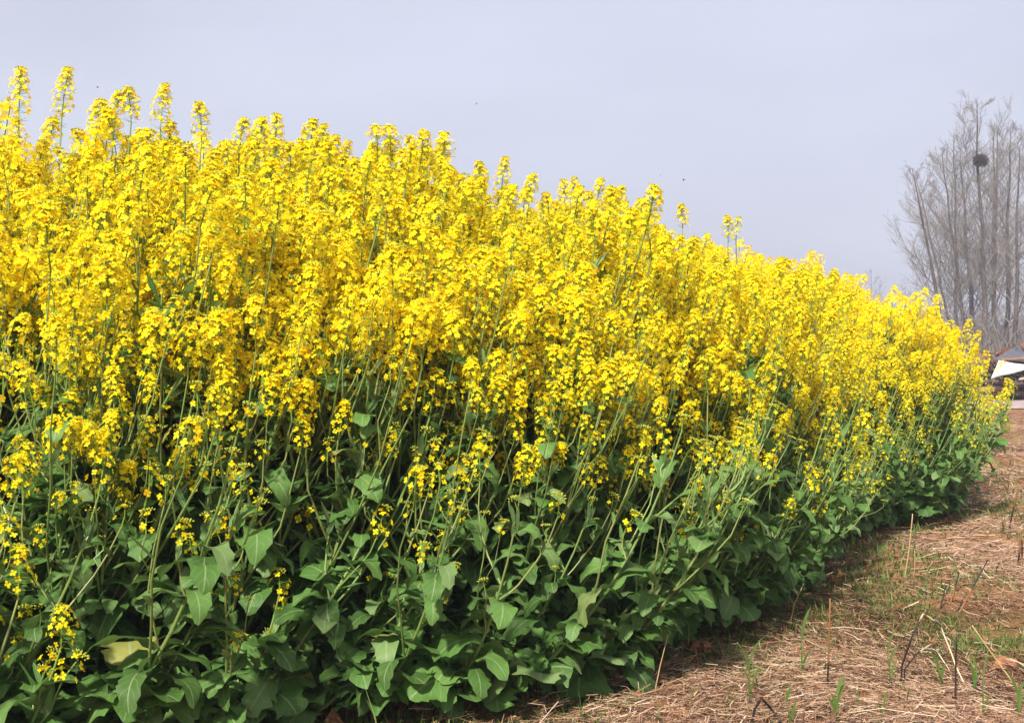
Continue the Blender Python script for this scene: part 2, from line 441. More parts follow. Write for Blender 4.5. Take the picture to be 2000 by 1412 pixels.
def at(pts, t):
    q = t * (len(pts) - 1); i = min(int(q), len(pts) - 2); return pts[i] + (pts[i + 1] - pts[i]) * (q - i), pts[i + 1] - pts[i]

def make_plant(seed, H, lean0=.35, lean1=.08, nb=8, t0=.35, t1=.85, reach=(.62, 1.0), basal=8, midl=6, bloom=1.0, tipkind=None, light=False, br=.32, headscale=1.0, curve=None):
    rng = random.Random(seed); st = Acc(); fo = Acc(); heads = []
    lk = '_l' if light else ''
    stem = stem_curve(rng, H, lean0, lean1) if curve is None else curve
    k = len(stem); r0 = .0042 + .0032 * H
    tube(st, stem, np.linspace(r0, .0024, k), 4 if light else 6, 0, rng.uniform(.2, .9), False)
    def head(p, d, z, kind=None):
        if kind is None:
            q = rng.random()
            if z > .72 * H and bloom > .5: kind = rng.choice([0, 1, 2, 4, 5, 0, 2, 4, 7, 13, 13, 14])
            elif q < bloom: kind = rng.choice([2, 4, 6, 7, 8, 13, 14]) if bloom > .5 else rng.choice([6, 8, 9, 10, 14])
            else: kind = rng.choice([9, 10, 11, 12])
        B = frame(d / np.linalg.norm(d) + np.array([rng.uniform(-.25, .25), rng.uniform(-.25, .25), .3]), np.array([math.cos(rng.uniform(0, 6)), math.sin(rng.uniform(0, 6)), 0]))
        heads.append((p, B, kind, rng.uniform(.85, 1.15) * headscale))
    head(stem[-1] - (stem[-1] - stem[-2]) * .02, stem[-1] - stem[-2], H, tipkind)
    az0 = rng.uniform(0, 6.28)
    for i in range(nb):
        t = t0 + (t1 - t0) * (i + rng.uniform(.1, .9)) / nb
        p, d = at(stem, t); az = az0 + i * 2.39996 + rng.uniform(-.4, .4)
        zt = H * (reach[0] + (reach[1] - reach[0]) * rng.random() ** .8)
        zt = max(zt, p[2] + .08); dz = zt - p[2]
        sp = min(br, dz * .55) * rng.uniform(.6, 1.1)
        o = np.array([math.cos(az), math.sin(az), 0])
        tt = np.linspace(0, 1, 5)[:, None]
        dd = d / d[2] * dz
        c = p + dd * tt * np.array([.55, .55, 1]) + o * sp * (1 - (1 - tt) ** 1.9)
        c[1:-1] += np.array([[rng.uniform(-.008, .008) for _ in range(3)] for _ in range(3)])
        rr = .0030 + .0016 * dz
        tube(st, c, np.linspace(rr, .0019, 5), 3 if light else 5, 0, rng.uniform(.1, .9), False)
        head(c[-1], c[-1] - c[-2], c[-1][2])
        # leaf in the axil and one or two on the branch
        put_leaf(fo, 'mid' + lk if rng.random() < .5 else 'narrow' + lk, p, az, rng.uniform(.2, .9), rng.uniform(-.4, .4), rng.uniform(.7, 1.15), rng)
        for q in (.15, .35, .6):
            if rng.random() < (.5 if light else .95):
                pp, _ = at(c, q); put_leaf(fo, ('narrow' if q > .3 or rng.random() < .4 else 'mid') + lk, pp, rng.uniform(0, 6.28), rng.uniform(.3, 1.1), rng.uniform(-.5, .5), rng.uniform(.5, 1.0), rng)
        # a small side shoot
        if rng.random() < .55:
            q = rng.uniform(.4, .7); pp, pd = at(c, q); a2 = rng.uniform(0, 6.28)
            e = c[-1] + np.array([math.cos(a2) * .05, math.sin(a2) * .05, -rng.uniform(.03, .14)])
            if e[2] > pp[2] + .04:
                mid = (pp + e) / 2 + np.array([math.cos(a2), math.sin(a2), 0]) * .02
                tube(st, [pp, mid, e], [.002, .0018, .0015], 3, 0, rng.uniform(.1, .9), False)
                heads.append((e, frame(np.array([.15 * math.cos(a2), .15 * math.sin(a2), 1])), rng.choice([8, 9, 10, 14]) if bloom > .5 else rng.choice([9, 11, 12]), rng.uniform(.8, 1.05) * headscale))
    for i in range(midl):
        t = rng.uniform(.16, .70); p, _ = at(stem, t)
        put_leaf(fo, 'mid' + lk, p, rng.uniform(0, 6.28), rng.uniform(-.1, .8), rng.uniform(-.5, .5), rng.uniform(.7, 1.3), rng)
    for i in range(basal):
        t = rng.uniform(.01, .30) ** 1.0; p, _ = at(stem, t)
        s = (rng.uniform(.3, .85) if rng.random() < .85 else rng.uniform(.85, 1.15)) * (1 - .5 * t)
        pz = min(.34, p[2] * rng.uniform(.6, 1.1)) + .02
        put_leaf(fo, 'basal' + lk, (p[0], p[1], pz), rng.uniform(0, 6.28), rng.uniform(.1, 1.0), rng.uniform(-.5, .5), s, rng)
    return dict(stem=st, fol=fo, heads=heads, H=H)

def mesh_plant(P):
    P['ms'] = P['stem'].mesh('stem', [M_stem], True); P['mf'] = P['fol'].mesh('foliage', [M_leaf], True); return P
def head_matrix(h):
    p, B, k, s = h
    M = Matrix(((B[0, 0] * s, B[0, 1] * s, B[0, 2] * s, p[0]), (B[1, 0] * s, B[1, 1] * s, B[1, 2] * s, p[1]), (B[2, 0] * s, B[2, 1] * s, B[2, 2] * s, p[2]), (0, 0, 0, 1)))
    return M
def place_plant(P, x, y, rz, s, label, group=None):
    o = empty('rapeseed_plant', (x, y, float(gz(x, y)) - .005), label, 'rapeseed plant', group)
    o.rotation_euler = (0, 0, rz); o.scale = (s, s, s)
    obj('stem', P['ms'], o)
    if P['fol'].v: obj('foliage', P['mf'], o)
    for h in P['heads']:
        obj('flower_head', KINDS[h[2]][2], o, head_matrix(h))
    return o

# field edge (plan), near left to far right, and its inward side
EDGE = np.array([(-6.5, 1.75), (-3.2, 2.7), (-1.25, 2.96), (-.62, 3.10), (.07, 3.54), (.44, 4.05), (.66, 4.5), (1.18, 5.15), (1.48, 5.9), (1.86, 6.75), (2.35, 7.35), (2.95, 9.1), (3.4, 10.9), (3.58, 12.0), (3.3, 13.6), (2.4, 16.2)])
_seg = np.linalg.norm(np.diff(EDGE, axis=0), axis=1); _cum = np.concatenate([[0], np.cumsum(_seg)]); ELEN = _cum[-1]
def edge_pt(s):
    x = np.interp(s, _cum, EDGE[:, 0]); y = np.interp(s, _cum, EDGE[:, 1])
    e = .5; tx = np.interp(s + e, _cum, EDGE[:, 0]) - np.interp(s - e, _cum, EDGE[:, 0]); ty = np.interp(s + e, _cum, EDGE[:, 1]) - np.interp(s - e, _cum, EDGE[:, 1])
    l = math.hypot(tx, ty); return x, y, -ty / l, tx / l        # inward normal = left of travel
def massH(x, y):
    """height of the crop: falls off to the far right corner"""
    return float(np.interp(y, [3, 4.5, 6, 8, 10.5, 13, 16], [1.76, 1.55, 1.51, 1.46, 1.37, 1.24, 1.0]))

VT = [mesh_plant(make_plant(1000 + i, 1.0 * 1.5, .38, .06, 21, .34, .88, (.58, 1.0), 8, 18, .95, br=.29)) for i in range(10)]     # tall, full bloom
VM = [mesh_plant(make_plant(2000 + i, 1.15, .66, .14, 18, .35, .87, (.60, 1.0), 14, 24, .88, br=.28)) for i in range(9)]          # middling
VF = [mesh_plant(make_plant(3000 + i, .78, .95, .25, 5, .35, .85, (.5, 1.0), 24, 18, .12, tipkind=[6, 9, 10, 12, 8, 11, 9, 12, 10][i], br=.16)) for i in range(9)]  # leafy front
LT = [make_plant(4000 + i, 1.5, .30, .05, 17, .45, .9, (.64, 1.0), 4, 6, .95, light=True) for i in range(7)]

rng = random.Random(77); spots = []
SP = .175; s_ = .6
while s_ < ELEN - .3:
    d = .0
    while d < 3.6:
        ss = s_ + rng.uniform(-.5, .5) * SP; wv = (float(noise2(ss * 1.5, 3.3, 31)) - .5) * .34; dd = max(-.03, d + rng.uniform(-.5, .5) * SP)
        x, y, nx, ny = edge_pt(ss); x += nx * (dd + wv); y += ny * (dd + wv)
        dist = math.hypot(x, y)
        spots.append((x, y, dd, dist)); d += SP * (1.0 if d < 1.6 else 1.35)
    s_ += SP
def inview(x, y): return abs(x / y) < .47
def score(q):
    x, y, d, dist = q
    return dist * (1 + .45 * d) + (0 if inview(x, y) else 50)
spots.sort(key=score)
NIND = 262
stuff = Acc()
LAB = {'T': ('tall rapeseed plant crowded in the yellow mass, its branches topped with full flower heads', 'tall rapeseed plants in the dense flowering mass'),
       'M': ('medium rapeseed plant behind the leafy field margin, flowers above a bare green stem', 'medium rapeseed plants behind the leafy margin'),
       'F': ('low leafy rapeseed plant on the bare soil margin of the field, mostly in bud', 'low leafy rapeseed plants along the soil margin')}
LV = {}
def bake(P, x, y, rz, s, light_heads=True):
    c, sn = math.cos(rz) * s, math.sin(rz) * s
    Rm = np.array([[c, -sn, 0], [sn, c, 0], [0, 0, s]]); T = np.array([x, y, float(gz(x, y))])
    for key, mi in (('stem', 2), ('fol', 3)):
        if P[key].v:
            if key + '_a' not in P: P[key + '_a'] = P[key].arrays()
            v, f, m, a = P[key + '_a']; stuff.v.append(v @ Rm.T + T); stuff.f4.append(np.where(f < 0, -10**9, f + stuff.n)); stuff.m4.append(np.full(len(f), mi)); stuff.a.append(a); stuff.n += len(v)
    for (p, B, k, hs) in P['heads']:
        v, f, m, a = KINDS[k][1]
        stuff.v.append(((v * hs) @ B.T + p) @ Rm.T + T); stuff.f4.append(np.where(f < 0, -10**9, f + stuff.n)); stuff.m4.append(m); stuff.a.append(a); stuff.n += len(v)
for i, (x, y, d, dist) in enumerate(spots):
    h = massH(x, y); ex = rng.random()
    env = float(np.interp(d + (ex - .5) * .16 + float(np.interp(y, [6, 10], [0, .16])), [0, .18, .35, .6, .9, 1.3], [.46, .58, .75, .87, .95, 1.0]))
    cls = 'F' if env < .58 else ('M' if env < .84 + .08 * ex else 'T')
    rz = rng.gauss(-.25, .45); j = rng.uniform(.89, 1.05)
    hh = (h + float(np.interp(y, [3, 3.5, 4, 5, 9, 12], [.19, .17, .15, .19, .20, .13])) * max(0, (env - .6) / .4)) * env * (j if cls != 'F' else rng.uniform(.75, 1.2))
    if i < NIND:
        P = rng.choice({'T': VT, 'M': VM, 'F': VF}[cls])
        place_plant(P, x, y, rz, hh / (P['H'] + .12), *LAB[cls])
    else:
        P = rng.choice(LT) if cls == 'T' else rng.choice(VM if cls == 'M' else VF)
        bake(P, x, y, rz, hh / (P['H'] + .12))
        
# leafy late plants that fill the stand below the flowers
ur = random.Random(5)
for i in range(330):
    ss = ur.uniform(1.0, ELEN - 2.5); d = ur.uniform(.32, 1.25); x, y, nx, ny = edge_pt(ss); x += nx * d; y += ny * d
    env = float(np.interp(d, [0, .18, .35, .6, .9, 1.3], [.46, .58, .75, .87, .95, 1.0])) * ur.uniform(.84, .98)
    P = ur.choice(VM if env < .8 else LT)
    bake(P, x, y, ur.gauss(-.2, .5), massH(x, y) * env / (P['H'] + .12))
for i in range(420):
    ss = ur.uniform(1.0, ELEN - 2.5); d = ur.uniform(.22, 1.5); x, y, nx, ny = edge_pt(ss); x += nx * d; y += ny * d
    P = ur.choice(VF)
    bake(P, x, y, ur.uniform(0, 6.28), ur.uniform(.8, 1.25) * float(np.interp(y, [4, 12], [1, .8])))
# ---- plants one can point at
def world(px, py, dep): return ((px - 1000) * dep / F, dep, CAMH - (py - HOR) * dep / F)
sil = [(50, 112, 3.75, 'thin flower spike with bare stem showing, leftmost of those above the skyline', 1),
       (122, 98, 3.7, 'highest flower spike of the whole field, rising beside the left skyline gap', 3),
       (211, 166, 3.85, 'short skyline flower spike, left of a close pair near the highest', 4),
       (262, 171, 3.95, 'dense skyline flower spike, right of a close pair near the highest', 2),
       (321, 160, 3.9, 'broad flower spike on a right-leaning stem, second highest group above the left skyline', 5),
       (395, 193, 3.95, 'full skyline flower spike between the right-leaning spike and a small slim one', 0),
       (458, 222, 4.0, 'small slim skyline flower spike, left of a wide dip', 4),
       (547, 213, 4.1, 'tall loose spike alone on its bare stem right of a skyline dip', 1),
       (613, 226, 4.1, 'loose flower spike on a long dark stem with empty sky to its right', 3),
       (651, 278, 4.2, 'lower rounded flower spike just right of the long dark stemmed one', 2),
       (722, 277, 4.3, 'flower spike above the skyline, left of a matching twin at mid left', 4),
       (752, 276, 4.35, 'flower spike above the skyline, right twin of the pair at mid left', 2),
       (802, 265, 4.4, 'flower spike topping a broad clump of spikes left of the skyline middle', 0),
       (864, 276, 4.45, 'flower spike with a flat crown at the right end of the broad clump', 5),
       (940, 312, 4.5, 'flower spike on the left of the dense skyline clump at the picture middle', 2),
       (975, 302, 4.55, 'flower spike forming the top of the dense skyline clump at the picture middle', 3),
       (1034, 330, 4.7, 'single rounded flower spike just right of the middle skyline clump', 4),
       (1110, 338, 4.9, 'left spike of the flat-topped skyline clump right of the picture middle', 1),
       (1165, 345, 5.0, 'right spike of the flat-topped skyline clump right of the picture middle', 5),
       (1212, 370, 5.2, 'small round flower spike on the falling skyline, right of the flat-topped clump', 4),
       (1333, 396, 5.7, 'flower spike highest on the middle of the falling skyline', 2),
       (1408, 415, 6.1, 'broad flower spike on the falling skyline left of a thin small one', 0),
       (1441, 427, 6.2, 'thin small flower spike on the falling skyline', 6)]
for i, (px, py, dep, lab, kd) in enumerate(sil):
    x, y, z = world(px, py, dep); L = specs[kd][0]; sr = random.Random(i + 9)
    H = z - L * 1.02
    c = stem_curve(sr, H, sr.uniform(.2, .38), sr.uniform(-.05, .12)); rz = sr.uniform(-.5, .5)
    P = mesh_plant(make_plant(5000 + i, H, nb=5, t0=.45, t1=.8, reach=(.62, .9), basal=2, midl=4, bloom=.9, tipkind=kd, curve=c))
    P['heads'][0] = (c[-1], frame(np.array([.03, 0, 1.0])), kd, 1.0)
    place_plant(P, x - c[-1][0] * math.cos(rz), y - c[-1][0] * math.sin(rz), rz, 1, 'rapeseed plant, ' + lab)
low = [(115, 1190, 3.0, .33, 14, 'plant low in the leaves at the bottom left with one compact flower head'),
       (30, 1050, 3.02, .45, 7, 'plant at the left picture edge with a drooping lower flower head'),
       (28, 880, 3.05, .62, 13, 'plant at the left picture edge with a round flower head at mid height'),
       (148, 930, 3.2, .6, 10, 'plant at the left with few open flowers under a flat bud cap'),
       (545, 1105, 3.4, .4, 9, 'front plant with one small half-open head low in left leaves'),
       (537, 860, 3.7, .66, 14, 'front plant with a narrow flower head standing clear over left foliage'),
       (612, 985, 3.6, .5, 14, 'front plant with a mid-sized flower head above left middle leaves'),
       (666, 825, 3.85, .70, 6, 'front plant with a tall tiered flower head in the left middle'),
       (668, 985, 3.65, .5, 10, 'front plant with a small open flower head right of a larger one'),
       (1078, 862, 4.25, .66, 13, 'front plant with the largest isolated flower head, a round dome near the middle'),
       (990, 858, 4.2, .66, 14, 'front plant with a flat flower head just left of the largest isolated dome'),
       (948, 935, 4.1, .55, 8, 'front plant with a loose cluster of flowers below the middle pair'),
       (1145, 1058, 4.35, .33, 11, 'front plant with a single tiny flower head low in the middle leaves'),
       (1335, 868, 4.9, .62, 7, 'front plant with a long upright flower head right of the middle'),
       (1394, 955, 5.0, .42, 10, 'front plant with a small flower head over the right leaves, upper of two'),
       (1472, 998, 5.3, .33, 9, 'front plant with a small flower head over the right leaves, lower of two'),
       (1612, 910, 6.2, .42, 14, 'front plant with a rounded flower head near the right end of the leaves'),
       (1675, 928, 6.7, .35, 14, 'front plant with a flower head overhanging the right end of the leaves'),
       (1622, 1023, 6.3, .14, 11, 'front plant with one tiny flower head nearest the soil on the right'),
       (1925, 690, 12.0, 1.0, 13, 'last plant of the field corner, flower head out against the grey trees'),
       (1965, 740, 12.2, .7, 13, 'corner plant whose flower head hangs out in front of the rubbish heap'),
       (1935, 780, 11.8, .6, 13, 'corner plant with a flower head just above the pale track'),
       (1920, 810, 11.5, .45, 13, 'corner plant with the lowest flower head beside the straw stubble')]
for i, (px, py, dep, hh, kd, lab) in enumerate(low):
    if dep < 7: dep -= .24 if dep < 4 else .34
    x, y, z = world(px, py, dep); L = specs[kd][0]; sr = random.Random(i + 59); s = 1.0 if dep < 8 else 1.5
    H = max(.1, z - L * s)
    c = stem_curve(sr, H, sr.uniform(.5, .85), sr.uniform(.15, .3)); rz = sr.uniform(-.35, .25)
    P = mesh_plant(make_plant(6000 + i, H, nb=3, t0=.35, t1=.75, reach=(.5, .85), basal=9, midl=6, bloom=.2 if dep < 8 else .9, tipkind=kd, curve=c, br=.12, headscale=s))
    P['heads'][0] = (c[-1], frame(np.array([.15, -.1, 1.0])), kd, s)
    place_plant(P, x - c[-1][0] * math.cos(rz), y - c[-1][0] * math.sin(rz), rz, 1, 'rapeseed ' + lab)
me = stuff.mesh('rapeseed_field', [M_pet, M_grn, M_stem, M_leaf])
print('stuff faces', len(me.polygons), 'objects', len(bpy.data.objects))
tag(obj('rapeseed_field', me), 'solid mass of yellow rapeseed stretching away behind the nearest plants', 'rapeseed field', kind='stuff')

# ------------------------------------------------------------------ litter on the bare ground
def edge_dist(x, y):
    """signed distance from the field edge, positive on the bare side"""
    p = np.stack([x, y], -1)[:, None]; a = EDGE[:-1][None]; b = EDGE[1:][None]; ab = b - a
    t = np.clip(((p - a) * ab).sum(-1) / (ab ** 2).sum(-1), 0, 1); q = a + ab * t[..., None]
    d = np.linalg.norm(p - q, axis=-1); i = d.argmin(1); k = np.arange(len(x))
    cr = ab[0, i, 0] * (p[:, 0, 1] - a[0, i, 1]) - ab[0, i, 1] * (p[:, 0, 0] - a[0, i, 0])
    return np.where(cr < 0, d[k, i], -d[k, i])

def scatter_xy(n, rs, dmin=2.9, dmax=21.5, pw=1.0):
    """points on the bare ground, thinning with distance as the eye does"""
    u = rs.random(n); y = 1 / (1 / dmin + (1 / dmax - 1 / dmin) * u ** pw)
    x = (rs.random(n) * 1.25 - .35) * (y * .62) + .25 * y * 0
    return x, y

def straws():
    rs = np.random.RandomState(3)
    x, y = scatter_xy(330000, rs); d = edge_dist(x, y)
    dens = noise2(x * 1.7, y * 1.7, 9) * .7 + noise2(x * 6, y * 6, 10) * .3
    keep = (d > .05) & (rs.random(len(x)) < np.clip((dens - .33) * 3.4, .08, 1) * np.clip(d * 2.0, .08, 1)); x = x[keep]; y = y[keep]; n = len(x)
    # stems lie in combed swathes whose direction drifts
    ang = noise2(x * 1.3, y * 1.3, 12) * 5 + rs.normal(0, .95, n)
    L = rs.gamma(2.2, .022, n) + .015; L = np.minimum(L, .2) * np.clip(y / 6, 1, 1.6)
    w = rs.uniform(.0004, .0016, n) * np.where(rs.random(n) < .04, 1.7, 1) * np.clip(y / 4.5, 1, 2.2)
    dx, dy = np.cos(ang), np.sin(ang); z0 = gz(x, y) + rs.gamma(1.2, .009, n) + .002
    tilt = rs.normal(0, .2, n); bow = rs.normal(0, .25, n)
    q = np.array([-.5, 0, .5]); P = []
    for k, t in enumerate(q):
        cx = x + dx * L * t - dy * L * bow * (abs(t) * 2 - 1); cy = y + dy * L * t + dx * L * bow * (abs(t) * 2 - 1)
        cz = np.maximum(z0 + tilt * L * t, gz(cx, cy) + .001)
        ww = w * (1 if k < 2 else .6)
        P.append(np.stack([cx - dy * ww, cy + dx * ww, cz], -1)); P.append(np.stack([cx + dy * ww, cy - dx * ww, cz + w * .8], -1))
    V = np.stack(P, 1).reshape(-1, 3)
    b = np.arange(n) * 6
    f = np.concatenate([np.stack([b, b + 1, b + 3, b + 2], -1), np.stack([b + 2, b + 3, b + 5, b + 4], -1)])
    r = np.clip(rs.beta(1.35, 1.6, n) , 0, 1); A = np.zeros((n * 6, 3)); A[:, 2] = np.repeat(r, 6)
    me = mesh_from('straw_litter', V, f, np.zeros(len(f)), A, [M_straw])
    tag(obj('straw_litter', me), 'loose tan and brown straw strewn over the bare soil right of the field', 'straw', kind='stuff')
straws()

def grass():
    rs = np.random.RandomState(8)
    x, y = scatter_xy(110000, rs, 2.9, 16); d = edge_dist(x, y)
    dens = noise2(x * 2.1, y * 2.1, 21) * .6 + noise2(x * 7, y * 7, 22) * .4
    near = np.exp(-np.maximum(d - .15, 0) / .55)
    keep = (d > -.1) & (rs.random(len(x)) < np.clip((dens - .53 + .40 * near) * 4, .0, 1)); x = x[keep]; y = y[keep]; n = len(x)
    h = rs.gamma(3, .0055, n) + .008; h *= np.where(rs.random(n) < .008, 3, 1) * np.clip(y / 6, 1, 1.6)
    w = rs.uniform(.0012, .0032, n) * np.clip(y / 4, 1, 2); a = rs.uniform(0, 6.28, n); le = rs.uniform(.2, 1.4, n)
    z = gz(x, y) - .003; dx, dy = np.cos(a), np.sin(a)
    P = []
    for t, ww in ((0, 1), (.5, .9), (1, .12)):
        cx = x + dx * h * le * t * t; cy = y + dy * h * le * t * t; cz = z + h * t
        P += [np.stack([cx - dy * w * ww, cy + dx * w * ww, cz], -1), np.stack([cx + dy * w * ww, cy - dx * w * ww, cz], -1)]
    V = np.stack(P, 1).reshape(-1, 3); b = np.arange(n) * 6
    f = np.concatenate([np.stack([b, b + 1, b + 3, b + 2], -1), np.stack([b + 2, b + 3, b + 5, b + 4], -1)])
    A = np.zeros((n * 6, 3)); A[:, 2] = np.repeat(rs.beta(2, 1.6, n), 6)
    tag(obj('grass', mesh_from('grass', V, f, np.zeros(len(f)), A, [M_grass])), 'short green grass and weeds in patches on the bare soil', 'grass', kind='stuff')
grass()

def crumbs():
    rs = np.random.RandomState(18); x, y = scatter_xy(9000, rs, 2.9, 14); d = edge_dist(x, y)
    k = (d > -.6) & (d < .3 + rs.random(len(x)) ** 3 * 3); x, y = x[k], y[k]
    a = Acc(); base = np.array([[1, 0, 0], [0, 1, 0], [-1, 0, 0], [0, -1, 0], [0, 0, 1], [0, 0, -1]], float)
    f = [[0, 1, 4, -10**9], [1, 2, 4, -10**9], [2, 3, 4, -10**9], [3, 0, 4, -10**9], [1, 0, 5, -10**9], [2, 1, 5, -10**9], [3, 2, 5, -10**9], [0, 3, 5, -10**9]]
    zz = gz(x, y)
    for i in range(len(x)):
        s = rs.gamma(2, .004) + .002
        a.add(base * s * (.7 + .6 * rs.random((6, 3))) + [x[i], y[i], zz[i] + s * .3], f, (0, 0, 0))
    tag(obj('soil_crumbs', a.mesh('soil_crumbs', [M_soil], False)), 'small crumbs of reddish soil along the field margin', 'soil', kind='stuff')
crumbs()

def gp(px, py):
    """ground point seen at a picture position"""
    dep = F * CAMH / (py - HOR); return (px - 1000) * dep / F, dep
def stalk(pts, dress, label, r=.0022, name='dead_stalk', taper=.6, cat='stalk', base=None):
    """pts: picture positions from the foot upwards; the stalk stands at the depth of its foot"""
    bx, by = gp(*(base or pts[0])); rs = random.Random(int(pts[0][0]))
    P = []; z0 = float(gz(bx, by))
    for i, (px, py) in enumerate(pts):
        dep = by + i * rs.uniform(-.02, .02)
        P.append(((px - 1000) * dep / F - bx, dep - by, CAMH - (py - HOR) * dep / F - z0))
    P = np.array(P); P[0, 2] = -.01
    if len(P) == 2: P = np.array([P[0], P[0] * .5 + P[1] * .5 + [.004, .002, 0], P[1]])
    q = np.linspace(0, 1, len(P) * 4 - 3); t = np.linspace(0, 1, len(P))
    Q = np.stack([np.interp(q, t, P[:, j]) for j in range(3)], 1); Q[1:-1] += np.random.RandomState(3).normal(0, .0004, (len(q) - 2, 3))
    a = Acc(); tube(a, Q, np.linspace(r, r * taper, len(Q)) * .8, 6, 0, dress)
    o = obj(name, a.mesh(name, [M_stalk], True)); o.location = (bx, by, z0)
    return tag(o, label, cat)
LOWC, HIGHC, TAN, BLK, PALE = 0.0, .2, .4, .6, .8
stalk([(1617, 1358), (1619, 1290), (1622, 1170)], LOWC, 'upright dead stalk, rust brown above a charred black foot', .0042)
stalk([(1760, 1352), (1763, 1300), (1782, 1245), (1804, 1198), (1838, 1221), (1868, 1300), (1921, 1415)], PALE, 'sharply folded stalk, black up to its peak then straw pale down to the right', .0036, taper=.8)
stalk([(1766, 1350), (1768, 1308), (1790, 1278), (1821, 1257), (1850, 1300), (1884, 1362)], PALE, 'smaller curved stalk bending over beside the sharply folded one', .003, taper=.7)
stalk([(1868, 1395), (1868, 1320), (1869, 1245)], BLK, 'straight charred black stalk right of the folded pair', .004)
stalk([(2000, 1360), (1955, 1300), (1900, 1222)], TAN, 'long tan stalk slanting up to the left at the right picture edge', .0036)
stalk([(1463, 1425), (1475, 1385), (1488, 1364), (1508, 1385), (1535, 1425)], BLK, 'black stalk folded into an upturned V at the bottom', .0042, taper=.9)
stalk([(1835, 1192), (1848, 1143)], BLK, 'short black stalk, leftmost of the charred cluster', .0045)
stalk([(1856, 1180), (1866, 1150), (1874, 1118)], HIGHC, 'slim stalk with a charred tip in the middle of the charred cluster', .0045)
stalk([(1872, 1198), (1900, 1150), (1930, 1093)], HIGHC, 'tallest stalk of the charred cluster, brown below a black tip', .0048)
stalk([(1868, 1196), (1881, 1172)], BLK, 'stubby black stalk at the foot of the tallest charred one', .005)
stalk([(1804, 1172), (1810, 1150)], BLK, 'tiny black stub standing alone left of the charred cluster', .0045)
stalk([(1766, 1142), (1776, 1075), (1783, 1004)], TAN, 'tall thin tan stalk standing near the leaves on the right', .0042)
stalk([(1785, 1135), (1787, 1075)], TAN, 'short tan stalk beside the tall thin tan one', .003)
stalk([(1970, 1038), (1982, 985), (1990, 945)], LOWC, 'thin brown stalk high on the right, black at the foot', .006)
stalk([(1988, 1112), (1994, 1032)], LOWC, 'dark upright stalk near the right picture edge, left of a pair', .006)
stalk([(1995, 1108), (1997, 1055)], HIGHC, 'dark upright stalk at the right picture edge, right of a pair', .006)
stalk([(1542, 1225), (1552, 1180), (1570, 1140)], TAN, 'thin pale stalk leaning out from under the front leaves', .0028)
stalk([(1345, 1265), (1343, 1195)], TAN, 'short pale upright straw before the middle leaves', .0022)
stalk([(1215, 1265), (1214, 1195)], TAN, 'pale upright straw pair, left one, before the middle leaves', .0022)
stalk([(1276, 1360), (1290, 1300), (1305, 1240)], TAN, 'slanting orange tan straw at the soil margin', .0026)
stalk([(1227, 1262), (1226, 1185)], TAN, 'pale upright straw pair, right one, before the middle leaves', .0022)

def lying(p0, p1, r, dress, label, name='dry_stick', lift=.02, cat='stick'):
    (x0, y0), (x1, y1) = gp(*p0), gp(*p1); n = 9; t = np.linspace(0, 1, n)
    X = x0 + (x1 - x0) * t; Y = y0 + (y1 - y0) * t; z = gz(X, Y).max() + r + lift * t
    Q = np.stack([X - x0, Y - y0 + .006 * np.sin(t * 7), np.full(n, 0) + z], 1)
    a = Acc(); tube(a, Q, np.linspace(r, r * .6, n), 6, 0, dress)
    o = obj(name, a.mesh(name, [M_stalk], True)); o.location = (x0, y0, 0); tag(o, label, cat)
lying((1072, 1318), (1140, 1268), .006, LOWC, 'dark dry stick lying on the soil below the middle leaves', lift=.01)
lying((1640, 1338), (1860, 1348), .003, TAN, 'long pale straw lying level behind the folded stalks', 'straw_stem', cat='straw')
lying((1150, 1352), (1232, 1336), .004, TAN, 'thick pale straw lying on the soil at the bottom middle', 'straw_stem', cat='straw')
lying((1780, 1128), (1862, 1120), .0035, TAN, 'pale straw lying level near the charred cluster', 'straw_stem', cat='straw')
lying((1870, 1045), (1945, 1052), .005, TAN, 'bleached straw lying level high on the right', 'straw_stem', cat='straw')

# green reed shoots
def reed(px, py, top, n, label, w=.006, lean=0, seed=0):
    w *= .75; x, y = gp(px, min(py, 1480)); H = (py - top) * y / F; rs = random.Random(seed + px); z0 = float(gz(x, y))
    o = empty('reed_shoot', (x, y, z0), label, 'reed shoot')
    a = Acc(); c = np.array([[0, 0, -.01], [lean * H * .3, 0, H * .4], [lean * H * .7, .004, H * .75]]); tube(a, c, [.0028, .0024, .0012], 5, 0, .5)
    obj('stem', a.mesh('stem', [M_grass], True), o)
    for k in range(n):
        b = Acc(); p, _ = at(c, .25 + .7 * k / max(1, n - 1)) if n > 1 else (c[1], 0)
        az = rs.choice([0, math.pi]) + rs.uniform(-.8, .8); L = H * rs.uniform(.45, .75); t = np.linspace(0, 1, 6)
        out_ = L * rs.uniform(.15, .45); ds = np.array([math.cos(az), math.sin(az), 0]); sd_ = np.array([-math.sin(az + 1.2), math.cos(az + 1.2), 0])
        cc = p + ds * out_ * t[:, None] ** 1.5 + np.array([0, 0, 1]) * (L * (t - .18 * t ** 3))[:, None]
        ww = w * np.sin(np.clip(t * .85 + .14, 0, 1) * math.pi) ** .7 + .0003
        V = np.stack([cc - sd_ * ww[:, None], cc + ds * .0015, cc + sd_ * ww[:, None]], 1).reshape(-1, 3)
        i = np.arange(5)[:, None] * 3 + np.array([0, 1])[None]; i = i.reshape(-1)
        b.add(V, np.stack([i, i + 1, i + 4, i + 3], -1), (0, 0, rs.uniform(.3, .7)))
        obj('leaf', b.mesh('leaf', [M_grass], True), o)
reed(1465, 1384, 1262, 4, 'green reed shoot with yellowed edges, left of the upright brown stalk', .004)
reed(1567, 1332, 1216, 2, 'slim reed shoot with one broad dark leaf near the leafy margin', .006)
reed(1742, 1348, 1245, 3, 'slim green reed shoot just left of the folded black stalk', .004, -.1)
